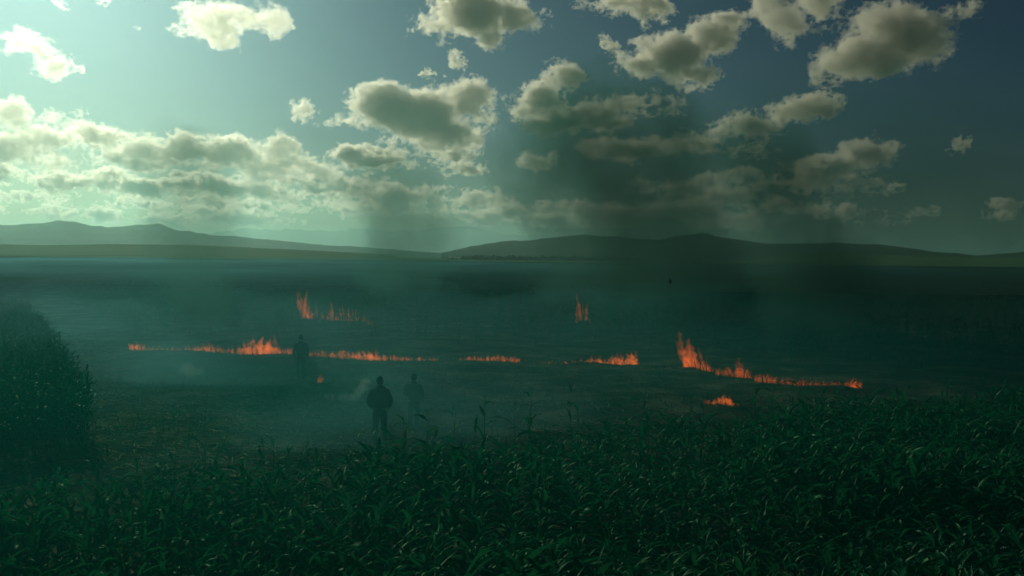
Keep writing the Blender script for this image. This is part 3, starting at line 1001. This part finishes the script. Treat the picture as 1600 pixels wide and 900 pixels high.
def blob(name, fn, mat, parent, seg=20, ring=14):
    """A closed surface from fn(theta, phi) -> point."""
    V, Q = [], []
    for i in range(ring + 1):
        for k in range(seg):
            V.append(fn(2 * math.pi * k / seg, math.pi * i / ring))
    for i in range(ring):
        for k in range(seg):
            k2 = (k + 1) % seg
            Q.append((i * seg + k, i * seg + k2, (i + 1) * seg + k2, (i + 1) * seg + k))
    return link(name, mesh_np(name, V, Q, True), mat, parent=parent)


def hand(side, wrist, fwd, parent_chains):
    """Five short skinned finger chains from the palm; appended to the body's chains."""
    w = Vector(wrist); f = Vector(fwd).normalized(); s = Vector((0, 1, 0)) if abs(f.z) > .7 else Vector((0, 0, 1))
    n = f.cross(s).normalized()
    palm = w + f * 0.06
    parent_chains.append([(*w, 0.026), (*palm, (0.022, 0.036))])
    for k, (off, ln) in enumerate(((-.028, .062), (-.010, .076), (.010, .072), (.027, .056))):
        a = palm + s * off + f * 0.03
        b = a + f * ln * .5 + n * 0.006 * side; c = a + f * ln * .9 + n * 0.024 * side
        parent_chains.append([(*palm, (0.022, 0.036)), (*a, 0.009), (*b, 0.0085), (*c, 0.007)])
    t0 = w + f * 0.03 + s * -.03; t1 = t0 + f * .03 - s * .02 + n * .012 * side
    parent_chains.append([(*w, 0.026), (*t0, 0.012), (*t1, 0.009)])


def person(label, loc, h, heading, pose, jacket, trousers, bulk=1.0, cap=False):
    """A standing figure facing +Y before it is turned; unit height then scaled to h metres."""
    root = empty('person', loc, heading)
    tag(root, label, 'person', 'people standing on the burnt ground')
    k = h / 1.75
    b = bulk
    # trunk, head and limbs as one body; clothing lies over it
    L, Rr = -1, 1
    hip, sh = 0.095, 0.19 * b
    body = [[(0, 0, .95, (.15 * b, .105)), (0, .0, 1.12, (.145 * b, .10)), (0, -.01, 1.30, (.165 * b, .11)), (0, -.015, 1.42, (.11, .085)), (0, 0.0, 1.50, .064), (0, .015, 1.555, .064)]]
    arms = {}
    for s in (L, Rr):
        e, w = pose['arm'][0 if s == L else 1]
        shp = (s * sh, -.01, 1.40, .062)
        el = (s * e[0], e[1], e[2], .047); wr = (s * w[0], w[1], w[2], .030)
        body.append([(0, -.015, 1.42, (.11, .085)), shp, el, wr])
        arms[s] = (shp, el, wr)
        d = Vector(wr[:3]) - Vector(el[:3])
        hand(s, wr[:3], d, body)
        kn, an = pose['leg'][0 if s == L else 1]
        body.append([(0, 0, .95, (.15 * b, .105)), (s * hip, 0, .86, .088), (s * kn[0], kn[1], kn[2], .060), (s * an[0], an[1], an[2], .042)])
    bd = skin_body('body', body, M_SKIN, root, 1)

    def head_pt(th, ph):
        z = math.cos(ph); r = math.sin(ph)
        x = 0.076 * r * math.cos(th); y = 0.096 * r * math.sin(th)
        if z < 0: x *= 1 - 0.28 * z * z; y *= 1 - 0.12 * z * z
        fr_ = max(0, math.sin(th)) ** 8
        if -.45 < z < .15: y += 0.022 * fr_ * r * math.exp(-((z + .18) / .13) ** 2) * (abs(math.cos(th)) < .35)   # nose
        y -= 0.010 * fr_ * math.exp(-((z - .12) / .1) ** 2) * r                                                   # brow hollow
        y += 0.006 * fr_ * math.exp(-((z + .5) / .07) ** 2) * r                                                   # lips
        return (x, y + .015, 1.635 + 0.118 * z)
    blob('head', head_pt, M_SKIN, root, 28, 22)
    for s in (L, Rr):
        blob('ear', lambda th, ph, s=s: (s * (.076 + .012 * math.sin(ph) * math.cos(th)), .005 + .018 * math.sin(ph) * math.sin(th), 1.635 + .032 * math.cos(ph)), M_SKIN, root, 8, 6)
        blob('eye', lambda th, ph, s=s: (s * .031 + .012 * math.sin(ph) * math.cos(th), .098 + .012 * math.sin(ph) * math.sin(th), 1.645 + .010 * math.cos(ph)), M_HAIR, root, 8, 6)

    def hair_pt(th, ph):
        ph = ph * 0.66
        front = max(0, math.sin(th))
        ph *= 1 - 0.32 * front
        x, y, z = head_pt(th, ph)
        q = 1.2
        return (x * q, (y - .015) * q + .010, 1.635 + (z - 1.635) * 1.09 + .004)
    hr = blob('hair' if not cap else 'cap', hair_pt, M_HAIR if not cap else jacket, root, 24, 10)
    jk = [[(0, 0, .90, (.185 * b, .135)), (0, 0, 1.04, (.19 * b, .14)), (0, -.01, 1.20, (.20 * b, .145)), (0, -.015, 1.33, (.195 * b, .135)), (0, -.012, 1.43, (.135, .11)), (0, 0, 1.53, (.088, .09))]]
    for s in (L, Rr):
        shp, el, wr = arms[s]
        m1 = [el[i] + (wr[i] - el[i]) * .9 for i in range(3)]
        jk.append([(0, -.015, 1.33, (.195 * b, .135)), (s * sh * .98, -.012, 1.36, .098 * b), (*el[:3], .080 * b), (*m1, .058 * b)])
    skin_body('jacket', jk, jacket, root, 2)
    tr = [[(0, 0, 1.0, (.150 * b, .11)), (0, 0, .92, (.155 * b, .115))]]
    for i, s in enumerate((L, Rr)):
        kn, an = pose['leg'][i]
        tr.append([(0, 0, .92, (.155 * b, .115)), (s * hip, 0, .80, .104), (s * kn[0], kn[1], kn[2], .080), (s * an[0], an[1], an[2] + .02, .066)])
    skin_body('trousers', tr, trousers, root, 2)
    for i, s in enumerate((L, Rr)):
        kn, an = pose['leg'][i]
        def boot(th, ph, s=s, an=an):
            z = math.cos(ph); r = math.sin(ph)
            y = 0.14 * r * math.sin(th); x = 0.05 * r * math.cos(th)
            zz = .06 + (.06 if z < 0 else (.075 if y < 0.02 else .035)) * z
            return (s * an[0] + x, an[1] + .05 + y, max(zz, 0.0))
        blob('boot', boot, M_BOOT, root, 16, 10)
    root.scale = (k, k, k)
    return root


POCKETS = {'arm': [((.268, -.05, 1.12), (.200, .085, .96)), ((.272, -.05, 1.12), (.215, .085, .96))],
           'leg': [((.105, .01, .49), (.115, -.02, .09)), ((.105, .02, .49), (.125, -.01, .09))]}
HOLDING = {'arm': [((.275, -.02, 1.13), (.14, .20, 1.14)), ((.255, -.03, 1.12), (.20, .12, .93))],
           'leg': [((.095, .01, .49), (.10, -.02, .09)), ((.10, .02, .49), (.115, -.01, .09))]}
HANGING = {'arm': [((.255, -.02, 1.13), (.255, .04, .88)), ((.255, -.02, 1.13), (.25, .05, .88))],
           'leg': [((.09, .01, .49), (.085, -.02, .09)), ((.09, .03, .49), (.095, .03, .09))]}
J1 = cloth('black_jacket', (0.020, 0.030, 0.032), (0.036, 0.048, 0.050))
J2 = cloth('drab_jacket', (0.020, 0.026, 0.020), (0.035, 0.042, 0.030))
J3 = cloth('dark_coat', (0.022, 0.03, 0.028), (0.04, 0.048, 0.044))
T1 = cloth('blue_jeans', (0.010, 0.022, 0.036), (0.020, 0.036, 0.055))
T2 = cloth('dark_trousers', (0.012, 0.016, 0.018), (0.022, 0.026, 0.026))

p1 = at(593, 700, 25.3)
person('person in dark jacket and jeans, back turned, hands in pockets', (p1.x, p1.y, zat(p1.x, p1.y)), 1.78, R(4), POCKETS, J1, T1, 1.06)
p2 = at(646, 690, 28.2)
person('paler person in drab jacket standing right of the dark jacket', (p2.x, p2.y, zat(p2.x, p2.y) - .12), 1.66, R(-6), HOLDING, J2, T2, 1.0)
p3 = ground_at(470, 591)
person('dim far figure standing in a gap of the burning line', (p3.x, p3.y, zat(p3.x, p3.y)), 1.80, R(10), HANGING, J3, T2, 0.98)

# ------------------------------------------------------------------ far small things
M_SHED = surface('white_roof_sheet', [(0.4, (0.55, 0.58, 0.55)), (0.6, (0.7, 0.72, 0.7))], 0.2, 0.6)
M_SHEDW = surface('shed_wall', [(0.4, (0.35, 0.36, 0.34)), (0.6, (0.45, 0.46, 0.44))], 0.3, 0.8)


def prism(name, pts, length, mat, parent):
    """An outline in the XZ plane drawn out along Y... here along X for a long shed."""
    n = len(pts)
    V = [(-length / 2, p[0], p[1]) for p in pts] + [(length / 2, p[0], p[1]) for p in pts]
    Q = [[i, (i + 1) % n, n + (i + 1) % n, n + i] for i in range(n)] + [list(range(n))[::-1], list(range(n, 2 * n))]
    me = bpy.data.meshes.new(name); me.from_pydata(V, [], Q); me.update()
    return link(name, me, mat, parent=parent)


sp = at(710, 400, 1500)
sh_ = empty('farm_shed', (sp.x, 1500, 0.1))
tag(sh_, 'tiny long white shed far off at the foot of the hills', 'shed')
prism('wall', [(-6, 0), (6, 0), (6, 2.6), (-6, 2.6)], 15.4, M_SHEDW, sh_)
prism('roof', [(-6.6, 2.61), (6.6, 2.61), (6.6, 2.9), (0, 4.6), (-6.6, 2.9)], 16.2, M_SHED, sh_)
for q in (-5.2, -1.7, 1.7, 5.2):
    V = [(q + a, -6.05 + b, z) for z in (0.0, 2.2) for a, b in ((-.9, 0), (.9, 0), (.9, .04), (-.9, .04))]
    me = mesh_np('door', V, [(0, 3, 2, 1), (4, 5, 6, 7), (0, 1, 5, 4), (1, 2, 6, 5), (2, 3, 7, 6), (3, 0, 4, 7)])
    link('door', me, M_SHEDW, parent=sh_)
# a wood far off at the right hills' foot: a long low strip of crowns
WV, WQ, n = [], [], 0
for _ in range(420):
    x0 = at(rng.uniform(725, 1010), 400, 1600).x; y0 = 1600 + rng.uniform(-30, 30)
    hh = rng.uniform(3, 7)
    for c in range(5):
        v = rng.normal(0, 1, (4, 3)) * (2.2, 2.2, 1.4) + (x0 + rng.normal(0, 1.5), y0 + rng.normal(0, 1.5), hh * rng.uniform(.3, 1))
        WV.append(v); WQ.append(np.array([[0, 1, 2, 3]]) + n); n += 4
tag(link('far_wood', mesh_np('far_wood', np.concatenate(WV), np.concatenate(WQ)), M_CANOPY), 'dark thin line of trees far off below the hills', kind='stuff')


def bird(label, p, span, bank, heading):
    """A bird with spread wings: body, two wings and tail."""
    root = empty('bird', p, heading); tag(root, label, 'bird')
    root.rotation_euler.y = bank
    s = span / 2
    blob('body', lambda th, ph: (.10 * s * math.sin(ph) * math.cos(th), .42 * s * math.cos(ph), .10 * s * math.sin(ph) * math.sin(th)), M_HAIR, root, 8, 8)
    for sd in (-1, 1):
        top = [(sd * .05 * s, .14 * s, .02), (sd * .45 * s, .22 * s, .10 * s), (sd * s, .02 * s, .04 * s), (sd * .5 * s, -.08 * s, .09 * s), (sd * .05 * s, -.16 * s, .02)]
        V = top + [(a, b_, c - .02 * s) for a, b_, c in top]
        Q = [(0, 1, 3, 4), (1, 2, 3), (5, 9, 8, 6), (6, 8, 7)] + [(i, i + 5, (i + 1) % 5 + 5, (i + 1) % 5) for i in range(5)]
        me = bpy.data.meshes.new('wing'); me.from_pydata(V, [], Q); me.update()
        link('wing', me, M_HAIR, parent=root)
    V = [(-.05 * s, -.34 * s, 0), (.05 * s, -.34 * s, 0), (.12 * s, -.62 * s, 0), (-.12 * s, -.62 * s, 0)]
    V += [(a, b_, -.015 * s) for a, b_, c in V]
    me = mesh_np('tail', V, [(0, 1, 2, 3), (7, 6, 5, 4), (0, 4, 5, 1), (1, 5, 6, 2), (2, 6, 7, 3), (3, 7, 4, 0)])
    link('tail', me, M_HAIR, parent=root)


bird('small dark bird flying banked over the right middle field', at(1047, 440, 36), 0.30, R(75), R(70))
bird('dark speck of a bird low before the left hills', at(169, 382, 60), 0.24, R(12), R(20))
